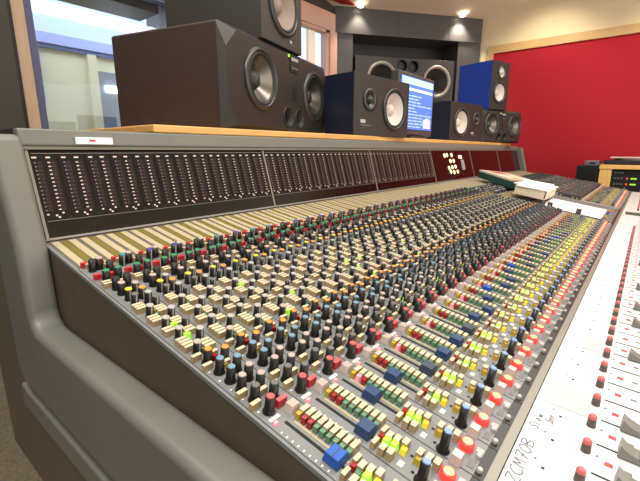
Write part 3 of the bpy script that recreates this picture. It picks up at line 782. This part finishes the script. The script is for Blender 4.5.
# front wall with two window openings
m=MB()
def wb(a,b,mt='fw'): A=V(*a);B=V(*b); m.box(tuple(A),tuple(B),mt)
wb((-40,40,-21),(10.9,41.6,38)); wb((10.9,40,-21),(48,41.6,2.5)); wb((10.9,40,26),(48,41.6,38)); wb((38,40,2.5),(48,41.6,26)); wb((48,40,31.9),(76,41.6,38)); wb((48,40,-21),(76,41.6,2.5)); wb((71.6,40,2.5),(76,41.6,31.9))
struct('wall_front',m)
sbox('wall_left',(-40,-75,-21),(-38,40,38),'fw')
sbox('trim_1',(7.6,38.6,-21),(10.4,40,38),'coldark')
sbox('trim_2',(10.4,39.3,-21),(10.95,40,38),'rubber')
def window(n,x0,x1,z0,z1,fw_,mt,jm,y=39.6):
    m=MB()
    for a,b in (((x0,y,z0),(x0+fw_,y+0.8,z1)),((x1-fw_,y,z0),(x1,y+0.8,z1)),((x0+fw_,y,z0),(x1-fw_,y+0.8,z0+fw_)),((x0+fw_,y,z1-fw_),(x1-fw_,y+0.8,z1))):
        A=V(*a);B=V(*b); m.box(tuple(A),tuple(B),mt)
    i0=fw_
    for a,b in (((x0+i0,y+0.4,z0+i0),(x0+i0+0.9,41.6,z1-i0)),((x1-i0-0.9,y+0.4,z0+i0),(x1-i0,41.6,z1-i0)),((x0+i0,y+0.4,z0+i0),(x1-i0,41.6,z0+i0+0.5)),((x0+i0,y+0.4,z1-i0-0.5),(x1-i0,41.6,z1-i0))):
        A=V(*a);B=V(*b); m.box(tuple(A),tuple(B),jm)
    f=struct('window_%d'%n,m)
    g=MB(); A=V(x0+i0+0.9,41.0,z0+i0+0.5);B=V(x1-i0-0.9,41.1,z1-i0-0.5); g.box(tuple(A),tuple(B),'pane'); o=obj('pane',g,f)
    return f
window(1,10.9,38,2.5,26,1.35,'oakf','jamb')
w2=window(2,48,72.0,2.5,32.1,3.5,'pinkf','pinkf')
# soffit wall across the far corner
CX,CY=100.0,18.0; UX,UY=-0.803,0.596
def soff(a,d,z): # a along wall from corner, d into wall
    return V(CX+UX*a+0.596*d, CY+UY*a+0.803*d, z)
def sofbox(m,a0,a1,d0,d1,z0,z1,mt): m.box((a1,d0,z0),(a0,d1,z1),mt,T=lambda x,y,z: soff(x,y,z))
m=MB()
sofbox(m,0.4,33.4,-0.4,9,28.6,40,'soff'); sofbox(m,33.4,37,-0.4,1.2,28.6,40,'soff'); sofbox(m,32.6,33.4,0,9,-21,28.6,'soff')
sofbox(m,0.2,6.2,0,9,-21,28.6,'soff'); sofbox(m,33.4,38,0,1.2,-21,28.6,'soff')
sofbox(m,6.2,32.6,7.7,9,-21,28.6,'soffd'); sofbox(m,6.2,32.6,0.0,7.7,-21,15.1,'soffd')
for a in (9,22): sofbox(m,a-0.06,a+0.06,-0.45,-0.4,28.6,34,'soffd')
struct('wall_corner',m)
# right wall: cream border, wooden frame, red fabric field
sbox('wall_right',(100.3,-75,-21),(102,24,40),'creamw')
sbox('wall_right_fabric',(100.0,-74,-21),(100.3,14.9,25.9),'redw')
sbox('trim_3',(99.6,-75,25.9),(100.3,16.1,27.6),'frame_o'); sbox('trim_4',(99.6,14.9,-21),(100.3,16.1,25.9),'frame_o')
# ceiling: rises away from the soffit, then runs flat
m=MB()
def CP(a,d,z): return tuple(soff(a,d,z))
m.add([CP(-30,0,33.7),CP(90,0,33.7),CP(90,-16,38.5),CP(-30,-16,38.5)],[(0,1,2,3)],'ceil')
m.add([CP(-30,0,34.7),CP(90,0,34.7),CP(90,-16,39.5),CP(-30,-16,39.5)],[(0,1,2,3)],'ceil')
m.add([CP(-90,-16,38.5),CP(150,-16,38.5),CP(150,-150,38.5),CP(-90,-150,38.5)],[(0,1,2,3)],'ceil')
m.add([CP(-90,-16,39.5),CP(150,-16,39.5),CP(150,-150,39.5),CP(-90,-150,39.5)],[(0,1,2,3)],'ceil')
struct('ceiling',m)
tag(obj('acoustic_panel',wbox((63,36.5,34.0),(73,38.5,36.5),'redw',V(70,37,34)),None,V(70,37,34)),'red acoustic panel under the ceiling above the pale framed window','acoustic panel')
# the room beyond the glass
sbox('wall_beyond',(-30,80,-21),(152,82,23.6),'beyond'); sbox('wall_beyond_upper',(-30,80,25.2),(152,82,60),'beyondw')
sbox('trim_5',(-30,79.3,23.6),(152,80.6,24.4),'bluef'); sbox('trim_12',(-30,79.0,24.4),(152,80.6,26.4),'lav')
sbox('trim_6',(23.6,79.2,13),(25.6,80,23.6),'bluef'); sbox('trim_7',(26.2,79.4,-21),(29,80,5),'bluef')
sbox('trim_8',(34.6,79.2,-21),(36.4,80,23.6),'beyond'); sbox('trim_9',(36.4,79.4,4),(62,80,20.5),'beyondg')
sbox('trim_13',(107,79,-21),(110.5,80,44),'oakf')
sbox('ceiling_beyond',(-30,44.2,44),(152,82,45),'beyondw')
sbox('wall_beyond_right',(150,44.2,-21),(152,80,60),'beyond')
sbox('trim_10',(12,46,24.5),(32.5,52,28),'soff'); sbox('trim_11',(32.5,46,-21),(37,50,30),'beyondw')
t=tag(obj('tube_lamp',wbox((37.6,78.7,16.2),(46,79.42,17.6),'tube',V(42,78,17)),None,V(42,78,17)),'short bright tube lamp on the wall seen through the large window','lamp')

# ------------------------------------------------------------------ lights
def light(kind,name,loc,energy,col,**k):
    l=bpy.data.lights.new(name,kind); l.energy=energy; l.color=col
    for a,b in k.items(): setattr(l,a,b)
    o=bpy.data.objects.new(name,l); COL.objects.link(o); o.location=loc; return o
def aim(o,target): o.rotation_euler=(Vector(target)-o.location).to_track_quat('-Z','Y').to_euler(); return o
WARM=(1.0,0.86,0.68)
def downlight(x,y,z,e,lab,tgt=None,ang=80,visible=True):
    t=thing('ceiling_spotlight',lab,'spotlight',V(x,y,z),0,'recessed spotlights')
    obj('rim',MB().lathe([(0.045,-0.004),(0.05,-0.008),(0.034,-0.010),(0.03,0.0)],20,'spotrim',cap=False),t)
    obj('bulb',MB().lathe([(0.03,-0.002),(0.02,-0.008),(0.001,-0.010)],16,'spotlit',cap=False),t)
    l=light('SPOT','spot',V(x,y,z-0.5),e,WARM,spot_size=math.radians(ang),spot_blend=0.7,shadow_soft_size=0.04)
    aim(l,tgt or V(x,y,-21))
downlight(93.6,20.6,33.75,26,'bright recessed spotlight in the ceiling nearest the red wall',V(96.5,24,5),100)
downlight(73.6,35.4,33.75,14,'recessed spotlight in the ceiling above the left end of the corner niche',V(75,37.4,5),100)
for (x,y,e,tx,ty,tz) in ((86,2,30,100,4,14),(88,-22,26,100,-18,10),(40,24,30,40,40,16)):
    l=light('SPOT','spot',V(x,y,37.5),e,WARM,spot_size=math.radians(95),spot_blend=0.8,shadow_soft_size=0.06); aim(l,V(tx,ty,tz))
# area lights added for soft fill around the desk, no fixtures built
for (x,y,e,sx,sy) in ((8,-18,15,1.2,0.5),(30,-20,16,1.2,0.5),(56,-20,20,1.2,0.5),(22,2,8,1.2,0.5),(-16,-18,40,1.0,0.8),(-10,12,16,1.0,0.5)):
    light('AREA','fill_area',V(x,y,37.4),e,(1.0,0.96,0.90),shape='RECTANGLE',size=sx,size_y=sy)
light('AREA','fill_area',V(30,62,43.5),48,(0.78,0.88,1.0),shape='RECTANGLE',size=2.5,size_y=1.0)  # unseen area light added to brighten the room beyond the glass
aim(light('AREA','fill_area',V(98,52,43),55,(1.0,0.97,0.92),shape='RECTANGLE',size=1.5,size_y=1.0),V(108,80,30))  # added fill aimed at the far wall behind the pale framed window
w=bpy.data.worlds.new('world'); scn.world=w; w.use_nodes=True
w.node_tree.nodes['Background'].inputs[0].default_value=(1.0,0.93,0.84,1); w.node_tree.nodes['Background'].inputs[1].default_value=2.2
vs=scn.view_settings; vs.view_transform='Standard'; vs.look='None'; vs.exposure=0.0; vs.gamma=1.0; vs.use_curve_mapping=False
